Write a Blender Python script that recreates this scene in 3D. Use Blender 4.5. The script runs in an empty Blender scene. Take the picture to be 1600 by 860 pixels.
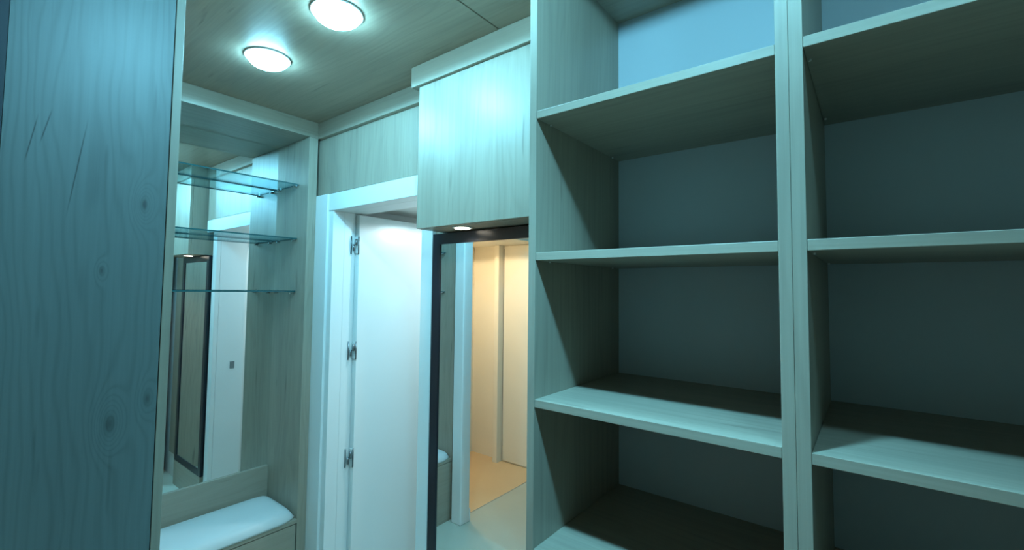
import bpy, bmesh, math, random
from mathutils import Vector, Matrix
random.seed(4)
C = bpy.context.scene.collection
S = 0.93          # metres per layout unit
FL = 1.82         # eye height above the floor, layout units

def W(x, y, z):   # layout units (eye level = 0) to metres (floor = 0)
    return Vector((x * S, y * S, (z + FL) * S))

# ------------------------------------------------------------ camera
F_PX = 716.07
cam_d = bpy.data.cameras.new('camera'); cam = bpy.data.objects.new('camera', cam_d); C.objects.link(cam)
cam_d.sensor_width = 36; cam_d.sensor_fit = 'HORIZONTAL'; cam_d.lens = F_PX / 1600 * 36
cam_d.shift_x = 8.07 / 1600; cam_d.shift_y = -14.93 / 1600; cam_d.clip_start = 0.02
ya, pi_, ro = 0.67087, 0.05078, 0.01133
fw = Vector((-math.sin(ya) * math.cos(pi_), math.cos(ya) * math.cos(pi_), math.sin(pi_)))
rt = Vector((math.cos(ya), math.sin(ya), 0)); up = rt.cross(fw)
r_ = math.cos(ro) * rt + math.sin(ro) * up; u_ = -math.sin(ro) * rt + math.cos(ro) * up
cam.matrix_world = Matrix(((r_.x, u_.x, -fw.x, 0), (r_.y, u_.y, -fw.y, 0), (r_.z, u_.z, -fw.z, FL * S), (0, 0, 0, 1)))
bpy.context.scene.camera = cam

# ------------------------------------------------------------ world, exposure
world = bpy.data.worlds.new('world'); bpy.context.scene.world = world; world.use_nodes = True
world.node_tree.nodes['Background'].inputs[0].default_value = (0.35, 0.6, 0.7, 1)
world.node_tree.nodes['Background'].inputs[1].default_value = 0.05
vs = bpy.context.scene.view_settings
vs.view_transform = 'Standard'; vs.look = 'None'; vs.gamma = 1; vs.use_curve_mapping = False; vs.exposure = 0.0
CYAN = (0.21, 0.71, 1.0)
P_ROW, P_MID, P_KEY, P_CORE, P_KEY2, P_DOOR, P_HALL, P_UNDER, P_FILL = 21, 11, 38, 88, 5, 26, 34, 8.0, 35

def lamp(name, loc, power, color, size=0.05, angle=179, blend=0.05, aim=(0, 0, -1)):
    d = bpy.data.lights.new(name, 'SPOT'); d.energy = power; d.color = color
    d.shadow_soft_size = size; d.spot_size = math.radians(angle); d.spot_blend = blend
    o = bpy.data.objects.new(name, d); C.objects.link(o); o.location = loc
    o.rotation_euler = Vector(aim).to_track_quat('-Z', 'Y').to_euler()
    return o

# ------------------------------------------------------------ materials
def new_mat(name):
    m = bpy.data.materials.new(name); m.use_nodes = True
    nt = m.node_tree; b = nt.nodes['Principled BSDF']
    return m, nt, b

def plain(name, col, rough=0.5, metal=0.0, spec=0.5, noise=0.0, emis=None, es=0, coat=0.0):
    m, nt, b = new_mat(name)
    b.inputs['Base Color'].default_value = (*col, 1); b.inputs['Roughness'].default_value = rough
    b.inputs['Metallic'].default_value = metal; b.inputs['Specular IOR Level'].default_value = spec
    b.inputs['Coat Weight'].default_value = coat
    if emis: b.inputs['Emission Color'].default_value = (*emis, 1); b.inputs['Emission Strength'].default_value = es
    if noise:
        tc = nt.nodes.new('ShaderNodeTexCoord'); n = nt.nodes.new('ShaderNodeTexNoise'); n.inputs['Scale'].default_value = 3
        n.inputs['Detail'].default_value = 4
        mx = nt.nodes.new('ShaderNodeMix'); mx.data_type = 'RGBA'
        mx.inputs[6].default_value = (*[c * (1 - noise) for c in col], 1); mx.inputs[7].default_value = (*[min(1, c * (1 + noise)) for c in col], 1)
        nt.links.new(tc.outputs['Object'], n.inputs['Vector']); nt.links.new(n.outputs[0], mx.inputs[0]); nt.links.new(mx.outputs[2], b.inputs['Base Color'])
    return m

def wood(name, grain, across, base=(0.36, 0.315, 0.25), contrast=1.0, rough=0.42, knots=(), cracks=(), seed=0.0, scale=1.0, ring_c=0.15, rings=9.0, lines=25.0):
    """Laminate with wood print. grain / across: 'X','Y','Z' axes; knots: (across, along, radius, strength) in metres."""
    m, nt, b = new_mat(name); N = nt.nodes; L = nt.links
    def val(v):
        return v
    def math_(op, a, b_=None, c=None):
        n = N.new('ShaderNodeMath'); n.operation = op
        for i, v in enumerate((a, b_, c)):
            if v is None: continue
            if isinstance(v, (int, float)): n.inputs[i].default_value = v
            else: L.new(v, n.inputs[i])
        return n.outputs[0]
    tc = N.new('ShaderNodeTexCoord'); sp = N.new('ShaderNodeSeparateXYZ'); L.new(tc.outputs['Object'], sp.inputs[0])
    idx = {'X': 0, 'Y': 1, 'Z': 2}
    v = sp.outputs[idx[grain]]; u = sp.outputs[idx[across]]
    third = [a for a in 'XYZ' if a not in (grain, across)][0]; w = sp.outputs[idx[third]]
    u = math_('ADD', u, seed)
    def noise(su, sv, sw, detail=3, rough_=0.5, off=0.0):
        cb = N.new('ShaderNodeCombineXYZ')
        L.new(math_('MULTIPLY', u, su), cb.inputs[0]); L.new(math_('MULTIPLY_ADD', v, sv, off), cb.inputs[1]); L.new(math_('MULTIPLY', w, sw), cb.inputs[2])
        n = N.new('ShaderNodeTexNoise'); n.inputs['Scale'].default_value = 1; n.inputs['Detail'].default_value = detail; n.inputs['Roughness'].default_value = rough_
        L.new(cb.outputs[0], n.inputs['Vector']); return n.outputs[0]
    k = scale
    field = math_('MULTIPLY', noise(5 * k, 0.9 * k, 5 * k, 3, 0.5), rings)
    field = math_('ADD', field, math_('MULTIPLY', noise(1.3, 0.15, 1.3, 1, 0.5, 7), 10.0))
    field = math_('ADD', field, math_('MULTIPLY', u, lines))
    kmask = None
    for (ku, kv, kr, ks) in knots:
        du = math_('DIVIDE', math_('SUBTRACT', u, ku + seed), kr); dv = math_('DIVIDE', math_('SUBTRACT', v, kv), kr * 2.3)
        dd = math_('ADD', math_('MULTIPLY', du, du), math_('MULTIPLY', dv, dv))
        g = math_('EXPONENT', math_('MULTIPLY', dd, -1.0))
        field = math_('ADD', field, math_('MULTIPLY', g, ks))
        core = math_('EXPONENT', math_('MULTIPLY', dd, -9.0))
        kmask = core if kmask is None else math_('ADD', kmask, core)
    s = math_('SINE', math_('MULTIPLY', field, 6.283))
    ring = math_('POWER', math_('MULTIPLY_ADD', s, 0.5, 0.5), 3.0)
    fibre = noise(130, 2.2, 130, 3, 0.6)
    band = noise(9, 0.35, 9, 1, 0.5, 3)
    patch = noise(3, 0.7, 3, 2, 0.5, 11)
    # darkness value
    d = math_('MULTIPLY', ring, math_('MULTIPLY', noise(4, 0.8, 4, 2, 0.5, 5), ring_c * contrast))
    d = math_('ADD', d, math_('MULTIPLY', math_('SUBTRACT', fibre, 0.5), 0.42 * contrast))
    d = math_('ADD', d, math_('MULTIPLY', math_('SUBTRACT', band, 0.5), 0.40 * contrast))
    d = math_('ADD', d, math_('MULTIPLY', math_('SUBTRACT', patch, 0.5), 0.35 * contrast))
    # random dark streaks (short cracks in the print)
    stk = math_('MULTIPLY', math_('MAXIMUM', math_('SUBTRACT', noise(38, 3.2, 38, 2, 0.5, 23), 0.68), 0.0), 4.5 * contrast)
    d = math_('ADD', d, stk)
    if kmask is not None: d = math_('ADD', d, math_('MULTIPLY', kmask, 0.5))
    for (cu, cv, cl, tilt) in cracks:
        du = math_('DIVIDE', math_('SUBTRACT', math_('SUBTRACT', u, cu + seed), math_('MULTIPLY', math_('SUBTRACT', v, cv), tilt)), 0.0011)
        dv = math_('DIVIDE', math_('SUBTRACT', v, cv), cl)
        g = math_('EXPONENT', math_('MULTIPLY', math_('ADD', math_('MULTIPLY', du, du), math_('POWER', math_('ABSOLUTE', dv), 4)), -1.0))
        d = math_('ADD', d, math_('MULTIPLY', g, 0.7))
    fac = math_('MINIMUM', math_('MAXIMUM', math_('ADD', d, 0.25), 0.0), 1.0)
    r = N.new('ShaderNodeValToRGB'); L.new(fac, r.inputs[0])
    e = r.color_ramp.elements
    e[0].position = 0.0; e[0].color = (*[min(1, c * 1.22) for c in base], 1)
    e[1].position = 1.0; e[1].color = (base[0] * 0.30, base[1] * 0.28, base[2] * 0.27, 1)
    mid = r.color_ramp.elements.new(0.45); mid.color = (*[c * 0.82 for c in base], 1)
    L.new(r.outputs[0], b.inputs['Base Color'])
    b.inputs['Roughness'].default_value = rough; b.inputs['Specular IOR Level'].default_value = 0.5
    bp = N.new('ShaderNodeBump'); bp.inputs['Strength'].default_value = 0.06; bp.inputs['Distance'].default_value = 0.002
    L.new(fibre, bp.inputs['Height']); L.new(bp.outputs[0], b.inputs['Normal'])
    return m

WB = (0.345, 0.30, 0.235)
w_side = wood('oak laminate upright Y', 'Z', 'Y', WB)        # panels whose face looks along X
w_front = wood('oak laminate upright X', 'Z', 'X', WB, seed=2.3, rough=0.38)
w_shelf = wood('oak laminate shelf', 'X', 'Y', WB, seed=4.1)
w_rail = wood('oak laminate rail', 'X', 'Z', WB, seed=7.7, contrast=0.6)
w_raily = wood('oak laminate rail along Y', 'Y', 'Z', WB, seed=9.2, contrast=0.6)
w_topy = wood('oak laminate board along Y', 'Y', 'X', WB, seed=5.2)
w_ceil = wood('oak laminate ceiling', 'X', 'Y', (0.38, 0.31, 0.235), seed=1.2, contrast=0.9, rough=0.42)
def zz(z): return (z + FL) * S
w_near_shaded = wood('shaded oak laminate with knots', 'Z', 'Y', (0.145, 0.185, 0.182), contrast=0.8, seed=0.37, rough=0.4, ring_c=0.34, rings=13.0, lines=60.0,  # dim bluish lamp light on this panel is put into the base colour
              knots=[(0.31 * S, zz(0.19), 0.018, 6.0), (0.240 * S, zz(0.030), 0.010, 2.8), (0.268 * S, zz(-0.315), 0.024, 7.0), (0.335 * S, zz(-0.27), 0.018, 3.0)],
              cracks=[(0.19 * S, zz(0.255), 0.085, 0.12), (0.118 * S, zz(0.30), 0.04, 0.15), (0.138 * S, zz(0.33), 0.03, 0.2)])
m_white = plain('white lacquer', (0.80, 0.81, 0.80), 0.32)
m_wall = plain('white painted wall', (0.74, 0.73, 0.70), 0.75, noise=0.02)
m_hall = plain('cream painted wall', (0.82, 0.76, 0.64), 0.7, noise=0.03)
m_back = plain('pale grey back board', (0.50, 0.56, 0.60), 0.55, noise=0.02)
m_floor = plain('pale porcelain floor', (0.46, 0.49, 0.42), 0.38, noise=0.08)
m_hallfloor = plain('warm beige hall floor', (0.70, 0.50, 0.29), 0.45, noise=0.08)
m_black = plain('black lacquered metal frame', (0.012, 0.014, 0.022), 0.28)
m_dark = plain('dark navy edge', (0.012, 0.018, 0.03), 0.5)
m_mirror = plain('silvered mirror', (0.88, 0.92, 0.92), 0.0, 1.0)
m_chrome = plain('chrome', (0.75, 0.77, 0.78), 0.18, 1.0)
m_hinge = plain('brushed steel hinge', (0.20, 0.22, 0.23), 0.35, 0.9)
m_cush = plain('white leatherette cushion', (0.66, 0.68, 0.68), 0.42, noise=0.03)
m_gedge = plain('green glass edge', (0.02, 0.085, 0.09), 0.12)
m_lens = plain('lit downlight lens', (1, 1, 1), 0.4, emis=(0.28, 0.78, 1.0), es=80)
m_lensw = plain('lit warm lens', (1, 1, 1), 0.4, emis=(1.0, 0.92, 0.75), es=9)
m_lensh = plain('lit hall lens', (1, 1, 1), 0.4, emis=(1.0, 0.72, 0.40), es=6)
m_rim = plain('white lamp rim', (0.75, 0.75, 0.74), 0.4)
m_glass, nt, b_ = new_mat('clear shelf glass'); nt.nodes.remove(b_)
tr = nt.nodes.new('ShaderNodeBsdfTransparent'); tr.inputs[0].default_value = (0.80, 0.94, 0.97, 1)
gl = nt.nodes.new('ShaderNodeBsdfGlossy'); gl.inputs['Roughness'].default_value = 0.02; gl.inputs[0].default_value = (0.9, 1, 1, 1)
fr = nt.nodes.new('ShaderNodeFresnel'); fr.inputs[0].default_value = 1.5
mx = nt.nodes.new('ShaderNodeMixShader'); ml = nt.nodes.new('ShaderNodeMath'); ml.operation = 'MULTIPLY'; ml.inputs[1].default_value = 0.4
nt.links.new(fr.outputs[0], ml.inputs[0]); nt.links.new(ml.outputs[0], mx.inputs[0]); nt.links.new(tr.outputs[0], mx.inputs[1]); nt.links.new(gl.outputs[0], mx.inputs[2])
nt.links.new(mx.outputs[0], nt.nodes['Material Output'].inputs[0])

# ------------------------------------------------------------ builders
def link(name, bm, mats, parent=None, bevel=0.0, smooth=False):
    me = bpy.data.meshes.new(name); bm.to_mesh(me); bm.free()
    for m in (mats if isinstance(mats, (list, tuple)) else [mats]): me.materials.append(m)
    o = bpy.data.objects.new(name, me); C.objects.link(o)
    if parent is not None:
        o.parent = parent
    if bevel:
        md = o.modifiers.new('bevel', 'BEVEL'); md.width = bevel; md.segments = 2; md.limit_method = 'ANGLE'; md.harden_normals = False
    if smooth:
        for p in me.polygons: p.use_smooth = True
    return o

def bx(bm, x0, x1, y0, y1, z0, z1, mi=0):
    """axis box in layout units"""
    a = W(x0, y0, z0); b = W(x1, y1, z1)
    r = bmesh.ops.create_cube(bm, size=1)
    for v in r['verts']:
        v.co = Vector(((a[i] + b[i]) / 2 + v.co[i] * (b[i] - a[i]) for i in range(3)))
    for f in {f for v in r['verts'] for f in v.link_faces}: f.material_index = mi
    return r['verts']

def box(name, x0, x1, y0, y1, z0, z1, m, parent=None, bevel=0.0):
    bm = bmesh.new(); bx(bm, x0, x1, y0, y1, z0, z1)
    return link(name, bm, m, parent, bevel)

def cyl(bm, c, r, h, axis='Z', seg=24, r2=None):
    ret = bmesh.ops.create_cone(bm, cap_ends=True, segments=seg, radius1=r, radius2=r if r2 is None else r2, depth=h)
    R = {'Z': Matrix.Identity(4), 'X': Matrix.Rotation(math.pi / 2, 4, 'Y'), 'Y': Matrix.Rotation(math.pi / 2, 4, 'X')}[axis]
    for v in ret['verts']: v.co = (R @ v.co) + c
    return ret['verts']

def thing(name, label, cat, group=None):
    o = bpy.data.objects.new(name, None); C.objects.link(o); o['label'] = label; o['category'] = cat
    if group: o['group'] = group
    return o
def struct_empty(name):
    o = bpy.data.objects.new(name, None); C.objects.link(o); o['kind'] = 'structure'; return o
def struct(o): o['kind'] = 'structure'; return o

# ============================================================ SETTING
CE = 1.0
bm = bmesh.new(); bx(bm, -2.583, 1.25, -1.25, 3.4, -FL - 0.06, -FL); bx(bm, -3.14, -2.583, 0.262, 3.4, -FL - 0.06, -FL)
struct(link('floor', bm, m_floor))
struct(box('floor_hall', -4.4, -2.590, -1.25, 0.261, -FL - 0.06, -FL, m_hallfloor))
struct(box('trim_threshold', -2.590, -2.583, -0.89, 0.25, -FL - 0.05, -FL + 0.002, plain('threshold strip', (0.45, 0.42, 0.36), 0.4)))
ceil = struct_empty('ceiling')
for (a, b) in ((-2.66, -1.1045), (-1.0985, 0.07), (0.076, 1.25)):
    box('ceiling_panel', a, b, -1.25, 1.56, CE, CE + 0.02, w_ceil, ceil, 0.0012)
box('ceiling_slab', -2.7, 1.25, -1.25, 1.56, CE + 0.021, CE + 0.10, m_dark, ceil)
# walls
struct(box('wall_right', 1.2, 1.25, -1.2, 1.6, -FL, CE, w_side))
struct(box('wall_front', -2.66, 1.2, -1.25, -1.2, -FL, CE, w_front))
wl = struct_empty('wall_left')
box('wall_section', -3.14, -3.06, 0.26, 1.50, -FL, CE, m_wall, wl)
box('wall_section', -2.70, -2.60, -1.2, 0.298, 0.52, CE, m_wall, wl)      # over the hall opening
box('wall_section', -2.70, -2.60, -1.2, -0.97, -FL, 0.52, m_wall, wl)
wb = struct_empty('wall_back')
box('wall_section', -3.14, -2.605, 1.53, 1.60, -FL, CE, m_wall, wb)
box('wall_section', -2.605, -1.66, 1.53, 1.60, 0.555, CE, m_wall, wb)
box('wall_section', -1.66, 1.25, 1.53, 1.60, -FL, CE, m_wall, wb)
box('wood_panel', -2.72, -1.60, 1.466, 1.529, 0.556, 0.999, w_front, wb, 0.0008)   # over the door
box('wood_panel', -1.655, -0.70, 1.518, 1.529, -1.60, 0.999, w_front, wb, 0.0008)   # behind the framed mirror
struct(box('trim_1', -2.6274, -1.5, 1.4406, 1.4655, CE - 0.0977, CE - 0.0008, w_rail, None, 0.0008))

# white door frame and the open leaf
d1 = struct_empty('door_1')
J0, J1 = -2.455, -1.727
bm = bmesh.new()
bx(bm, J0 - 0.045, J0, 1.455, 1.53, -FL, 0.447)
link('casing', bm, m_white, d1, 0.0015)
box('casing_edge', -2.70, J0 - 0.0455, 1.4415, 1.53, -FL, 0.549, m_white, d1, 0.003)
box('casing_head', J0 - 0.045, J1 + 0.09, 1.4505, 1.53, 0.4475, 0.5485, m_white, d1, 0.002)
box('casing', J1, J1 + 0.080, 1.497, 1.53, -FL, 0.447, m_white, d1, 0.003)
box('jamb', J0 - 0.05, J0, 1.5305, 1.598, -FL, 0.447, m_white, d1)
box('jamb_rebate', J0 - 0.05, J0 - 0.012, 1.5985, 1.75, -FL, 0.447, m_white, d1)
box('jamb', J1, J1 + 0.05, 1.5305, 1.74, -FL, 0.447, m_white, d1)
box('jamb_head', J0 - 0.05, J1 + 0.05, 1.5305, 1.66, 0.4475, 0.50, m_white, d1)
leaf = box('door_leaf', -2.4665, -2.425, 1.612, 2.33, -FL + 0.012, 0.437, m_white, d1, 0.002)
box('strike_plate', J1 - 0.003, J1 - 0.0004, 1.635, 1.670, -0.71, -0.65, m_hinge, d1)
for hz in (0.253, -0.381, -1.011, -1.64):
    bm = bmesh.new()
    bx(bm, -2.4548, -2.4515, 1.575, 1.584, hz - 0.054, hz + 0.054)          # jamb flap
    bx(bm, -2.462, -2.425, 1.6065, 1.6115, hz - 0.050, hz + 0.050)            # leaf flap on the leaf edge
    h = link('hinge', bm, m_white, d1, 0.0006)
    for (a, b_, zc_, hh) in ((-2.4535, 1.577, hz, 0.108), (-2.4245, 1.609, hz, 0.106), (-2.443, 1.588, hz - 0.015, 0.038), (-2.433, 1.598, hz + 0.018, 0.038)):
        bm = bmesh.new(); cyl(bm, W(a, b_, zc_), 0.0042 if hh > 0.1 else 0.0062, hh * S, 'Z', 12)
        link('hinge_pin' if hh > 0.1 else 'hinge_knuckle', bm, m_hinge, h, 0, True)
# small room behind the door
struct(box('wall_beyond_left', -2.62, -2.56, 1.604, 3.2, -FL, 0.50, m_wall))
struct(box('wall_beyond_back', -2.62, -0.9, 3.2, 3.26, -FL, 0.50, m_wall))
struct(box('wall_beyond_right', -1.1, -1.04, 1.604, 3.2, -FL, 0.50, m_wall))
struct(box('ceiling_beyond', -2.62, -0.9, 1.604, 3.26, 0.50, 0.54, m_wall))
# hall seen in the framed mirror
pj = struct_empty('trim_opening_jamb')
box('jamb_board', -2.600, -2.500, 0.255, 0.355, -FL, 0.52, m_white, pj, 0.006)
box('plinth_block', -2.606, -2.494, 0.2495, 0.2545, -FL, -FL + 0.10, m_white, pj, 0.002)
hw = struct_empty('wall_hall')
box('wall_section', -3.16, -3.10, -0.892, -0.80, -FL, 0.464, m_hall, hw, 0.004)
box('wall_section', -3.60, -3.54, -1.2, 0.30, -FL, 0.464, m_hall, hw)
box('wall_section', -3.54, -3.17, -0.95, -0.90, -FL, 0.464, m_hall, hw)
box('wall_section', -3.098, -2.60, -0.95, -0.892, -FL, 0.464, m_hall, hw)
box('wall_section', -3.60, -2.61, 0.256, 0.297, -FL, 0.464, m_hall, hw)
struct(box('ceiling_hall', -3.60, -2.60, -1.2, 0.298, 0.464, 0.515, m_hall))
d2 = struct_empty('door_2')
box('door_leaf', -3.085, -2.64, -0.890, -0.877, -FL + 0.018, 0.455, m_hall, d2, 0.002)
struct(box('baseboard_hall', -3.54, -3.532, -0.88, 0.25, -FL, -FL + 0.06, m_hall))

# ============================================================ NICHE WITH BENCH
NX = -2.6275; MX = -3.02; NY0, NY1 = 0.330, 1.387
niche = thing('bench_niche', 'tall wood laminate niche cabinet with a mirror back and built-in bench, beside the white door', 'cabinet')
box('side_panel', MX - 0.01, NX, NY1, 1.4405, -FL, CE - 0.0977, w_side, niche, 0.0006)
box('side_panel', MX - 0.01, NX, NY0 - 0.030, NY0, -FL, CE - 0.0977, w_side, niche, 0.0006)
box('top_board', MX - 0.01, NX + 0.002, NY0 - 0.030, 1.4405, CE - 0.097, CE - 0.070, w_topy, niche)
box('cornice', NX - 0.02, NX + 0.001, NY0 - 0.030, 1.4398, CE - 0.0977, CE - 0.0008, w_raily, niche, 0.0008)
box('mirror', MX - 0.008, MX, NY0, NY1, -1.135, CE - 0.0975, m_mirror, niche)
box('back_rail', MX - 0.008, MX + 0.012, NY0, NY1, -1.34, -1.13, w_raily, niche, 0.0008)
box('seat_board', MX - 0.008, NX, NY0, NY1, -1.366, -1.345, w_raily, niche, 0.0008)
box('drawer_front', NX - 0.022, NX - 0.002, NY0 + 0.004, NY1 - 0.006, -1.80, -1.371, w_raily, niche, 0.001)
box('plinth', NX - 0.026, NX - 0.006, NY0, NY1, -FL, -1.802, w_raily, niche)
GZ = (0.623, 0.291, -0.030)
for gz in GZ:
    for gx in (-2.765, -2.965):
        for yy, sg in ((NY1, -1), (NY0, 1)):
            bm = bmesh.new()
            cyl(bm, W(gx, yy + sg * 0.011, gz - 0.013), 0.0045, 0.022 * S, 'Y', 12)
            cyl(bm, W(gx, yy + sg * 0.002, gz - 0.004), 0.011, 0.004, 'Y', 16)
            bx(bm, gx - 0.014, gx + 0.014, yy + min(sg * 0.018, 0), yy + max(sg * 0.018, 0), gz - 0.0085, gz - 0.0055)
            link('shelf_support', bm, m_chrome, niche)

glab = ['top clear glass shelf across the mirrored niche, in the bright band of light',
        'middle one of the three clear glass shelves in the mirrored niche',
        'lowest clear glass shelf in the mirrored niche, at about eye level']
for i, gz in enumerate(GZ):
    bm = bmesh.new()
    bx(bm, MX + 0.008, -2.735, NY0 + 0.003, NY1 - 0.003, gz - 0.0038, gz + 0.0038)
    bm.faces.ensure_lookup_table()
    for f in bm.faces:
        f.normal_update(); f.material_index = 0 if abs(f.normal.z) > 0.5 else 1
    g = link('glass_shelf', bm, [m_glass, m_gedge]); g['label'] = glab[i]; g['category'] = 'shelf'; g['group'] = 'glass shelves in the niche'

# cushion: rounded front corners, crowned top
def cushion():
    bm = bmesh.new(); nx, ny = 26, 60
    x0, x1, y0, y1 = MX + 0.014, NX + 0.004, NY0 + 0.004, NY1 - 0.004
    z0, h = -1.3445, 0.062
    def pt(i, j, top):
        a = i / nx; b = j / ny
        x = x0 + (x1 - x0) * a; y = y0 + (y1 - y0) * b
        ex = min(a, 1 - a) * (x1 - x0); ey = min(b, 1 - b) * (y1 - y0)
        R = 0.05
        def prof(e, r): 
            e = min(e, r); return math.sqrt(max(0, 1 - ((r - e) / r) ** 2))
        p = prof(ex, 0.045) * 0.5 + 0.5 * prof(ex, 0.12); q = prof(ey, 0.045) * 0.6 + 0.4 * prof(ey, 0.12)
        z = z0 + (0.012 + (h - 0.012) * p * q if top else 0)
        # the front edge curves back towards the ends
        cur = max(0, abs(b - 0.5) * 2 - 0.80) / 0.20
        x -= a * 0.030 * cur ** 2
        return bm.verts.new(W(x, y, z))
    T = [[pt(i, j, True) for j in range(ny + 1)] for i in range(nx + 1)]
    B = [[pt(i, j, False) for j in range(ny + 1)] for i in range(nx + 1)]
    for i in range(nx):
        for j in range(ny):
            bm.faces.new((T[i][j], T[i + 1][j], T[i + 1][j + 1], T[i][j + 1])); bm.faces.new((B[i][j], B[i][j + 1], B[i + 1][j + 1], B[i + 1][j]))
    for i in range(nx):
        bm.faces.new((T[i][0], B[i][0], B[i + 1][0], T[i + 1][0])); bm.faces.new((T[i][ny], T[i + 1][ny], B[i + 1][ny], B[i][ny]))
    for j in range(ny):
        bm.faces.new((T[0][j], T[0][j + 1], B[0][j + 1], B[0][j])); bm.faces.new((T[nx][j], B[nx][j], B[nx][j + 1], T[nx][j + 1]))
    o = link('seat_cushion', bm, m_cush, None, 0, True)
    o['label'] = 'pale blue-white padded cushion on the bench of the mirrored niche'; o['category'] = 'cushion'
cushion()

# ============================================================ OVERHEAD CABINET AND FRAMED MIRROR
oc = thing('overhead_cabinet', 'wood laminate cabinet hung high over the black-framed mirror, with a bright sheen on its door', 'cabinet')
XC0, XC1, YC, ZC = -1.576, -0.90, 1.336, 0.2606
box('body', XC0 + 0.002, XC1, YC + 0.021, 1.517, ZC, 0.905, w_front, oc, 0.0006)
box('door', XC0, XC1, YC, YC + 0.0195, ZC + 0.001, 0.904, w_front, oc, 0.0015)
bm = bmesh.new(); bx(bm, -1.6151, -0.90, 1.321, 1.4395, CE - 0.0939, CE - 0.0008)
link('cornice', bm, w_rail, oc, 0.0012)
UL = (-1.36,)
for ux in UL:
    bm = bmesh.new(); c = W(ux, 1.405, ZC)
    cyl(bm, c + Vector((0, 0, -0.002)), 0.040, 0.005, 'Z', 32); link('downlight_rim', bm, m_rim, oc)
    bm = bmesh.new(); cyl(bm, c + Vector((0, 0, -0.0055)), 0.030, 0.003, 'Z', 32); link('downlight_lens', bm, m_lensw, oc)
    lamp('cabinet_light', c + Vector((0, 0, -0.012)), P_UNDER, (1.0, 0.85, 0.6), 0.02, 150, 0.7)

fm = thing('framed_mirror', 'tall black-framed mirror under the overhead cabinet, showing a warm-lit hall', 'mirror')
FX0, FX1, FZ1, FZ0, FT = -1.6235, -0.985, 0.2540, -1.60, 0.050
for (a, b, c, d, nm) in ((FX0, FX0 + FT, FZ0, FZ1, 'frame_side'), (FX1 - FT, FX1, FZ0, FZ1, 'frame_side'),
                         (FX0 + FT, FX1 - FT, FZ1 - FT, FZ1, 'frame_rail'), (FX0 + FT, FX1 - FT, FZ0, FZ0 + FT, 'frame_rail')):
    box(nm, a, b, 1.478, 1.5175, c, d, m_black, fm, 0.0012)
box('mirror_glass', FX0 + FT - 0.003, FX1 - FT + 0.003, 1.484, 1.5165, FZ0 + FT - 0.003, FZ1 - FT + 0.003, m_mirror, fm)
struct(box('trim_mirror_plinth', FX0, FX1, 1.478, 1.529, -FL, -1.602, w_rail))

# ============================================================ BOOKCASES
YS, YK, TH = 0.9631, 1.4608, 0.0203
ZS = (0.4431, 0.0733, -0.2985, -0.6655, -1.035, -1.40, -1.76)
def bookcase(xa, xb, pt_, label):
    b = thing('bookcase', label, 'bookcase', 'empty wood laminate bookcases')
    box('side_panel', xa, xa + pt_, YS, YK + 0.012, -FL, 0.975, w_side, b, 0.0008)
    box('side_panel', xb - pt_, xb, YS, YK + 0.012, -FL, 0.975, w_side, b, 0.0008)
    box('back_panel', xa + pt_, xb - pt_, YK, YK + 0.012, -FL, 0.975, m_back, b)
    box('top_board', xa + pt_, xb - pt_, YS, YK, 0.9319, 0.955, w_shelf, b, 0.0008)
    for z in ZS:
        o = box('shelf', xa + pt_ + 0.0003, xb - pt_ - 0.0003, YS + 0.001, YK, z, z + TH, w_shelf, b, 0.0010)
        for xx in (xa + pt_ + 0.006, xb - pt_ - 0.006):
            for yy in (YS + 0.06, YK - 0.06):
                bm = bmesh.new(); cyl(bm, W(xx, yy, z - 0.0015), 0.0025, 0.004, 'Z', 8); link('shelf_pin', bm, m_rim, o)
    return b
bookcase(-0.6933, -0.1092, 0.0215, 'left one of the two empty bookcases, next to the black-framed mirror')
bookcase(-0.1088, 0.62, 0.0222, 'right one of the two empty bookcases, at the right edge of the photo')

# ============================================================ NEAR TALL CABINET
tc_ = thing('tall_cabinet', 'tall knotty wood laminate cabinet close by, filling the left edge of the view', 'cabinet')
XN = -1.35
box('side_panel', XN - 0.02, XN, 0.076, 0.3535, -FL, 0.998, w_near_shaded, tc_, 0.0006)
box('door', XN - 0.46, XN, 0.3555, 0.3745, -FL + 0.06, 0.998, w_side, tc_, 0.0010)
box('body', XN - 0.46, XN - 0.021, 0.076, 0.3545, -FL, 0.998, w_side, tc_)
box('back_board', XN - 0.46, XN - 0.001, -0.06, 0.0755, -FL, 0.998, m_dark, tc_)

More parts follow.
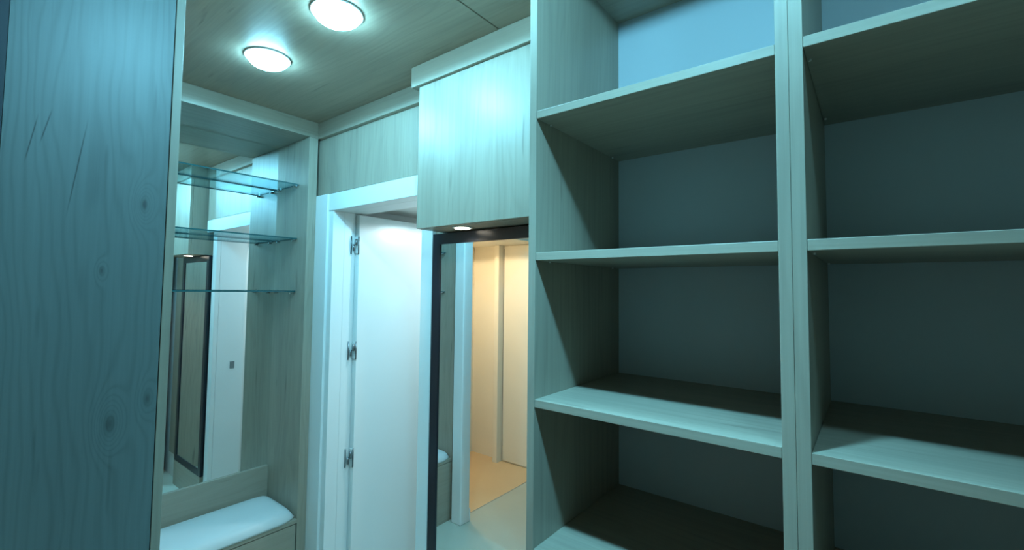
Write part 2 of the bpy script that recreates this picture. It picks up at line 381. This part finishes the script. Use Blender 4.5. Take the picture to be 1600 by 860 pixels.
# ============================================================ LIGHTS
ROW = ((-2.047, 0.878), (-1.503, 0.881))
lab = ['left one of the two round downlights lit in the wooden ceiling, nearer the niche',
       'right one of the two round downlights lit in the wooden ceiling, at the top edge',
       'round downlight in the wooden ceiling in front of the overhead cabinet',
       'round downlight in the ceiling in front of the left bookcase',
       'round downlight in the ceiling in front of the right bookcase']
KEY = ((-0.96, 0.88), (-0.36, 0.46), (0.22, 0.46))
for i, (x, y) in enumerate(ROW + KEY):
    t = thing('ceiling_downlight', lab[i], 'light', 'ceiling downlights')
    c = W(x, y, CE)
    bm = bmesh.new(); cyl(bm, c + Vector((0, 0, -0.003)), 0.084, 0.005, 'Z', 40); link('rim', bm, m_rim, t)
    bm = bmesh.new(); bmesh.ops.create_uvsphere(bm, u_segments=32, v_segments=16, radius=1)
    for v in bm.verts: v.co = Vector((v.co.x * 0.076, v.co.y * 0.076, min(0, v.co.z) * 0.038)) + c + Vector((0, 0, -0.006))
    link('lens', bm, m_lens, t, 0, True)
    lamp('downlight_beam', c + Vector((0, 0, -0.052)), (P_ROW, P_ROW, P_MID, P_KEY, P_KEY2)[i], CYAN, 0.035)
    if i == 3: lamp('downlight_core', c + Vector((0, 0, -0.052)), P_CORE, CYAN, 0.035, 76, 1.0, (-0.12, 0.22, -1))
# lamp of the small room behind the door, and of the hall
for nm, lb, c, m, pw, col in (('room_downlight', 'round ceiling lamp in the small room behind the white door', W(-1.85, 2.3, 0.50), m_lens, P_DOOR, (0.70, 0.93, 1.0)),
                             ('hall_downlight', 'round warm ceiling lamp in the hall', W(-2.98, 0.06, 0.464), m_lensh, P_HALL, (1.0, 0.78, 0.50))):
    t = thing(nm, lb, 'light')
    bm = bmesh.new(); cyl(bm, c + Vector((0, 0, -0.004)), 0.055, 0.008, 'Z', 32); link('rim', bm, m_rim, t)
    bm = bmesh.new(); cyl(bm, c + Vector((0, 0, -0.010)), 0.045, 0.004, 'Z', 32); link('lens', bm, m, t)
    lamp('lamp_beam', c + Vector((0, 0, -0.03)), pw, col, 0.04, 170)

t = thing('added_fill_spot', 'added warm fill lamp in the ceiling behind the viewer', 'light')  # added unseen lamp, bounces warm fill off the floor onto shelf undersides
c = W(-0.25, -0.55, CE)
bm = bmesh.new(); cyl(bm, c + Vector((0, 0, -0.004)), 0.045, 0.008, 'Z', 32); link('rim', bm, m_rim, t)
bm = bmesh.new(); cyl(bm, c + Vector((0, 0, -0.010)), 0.032, 0.004, 'Z', 32); link('lens', bm, m_lensh, t)
lamp('fill_beam', c + Vector((0, 0, -0.02)), P_FILL, (1.0, 0.62, 0.30), 0.03, 70, 0.8)
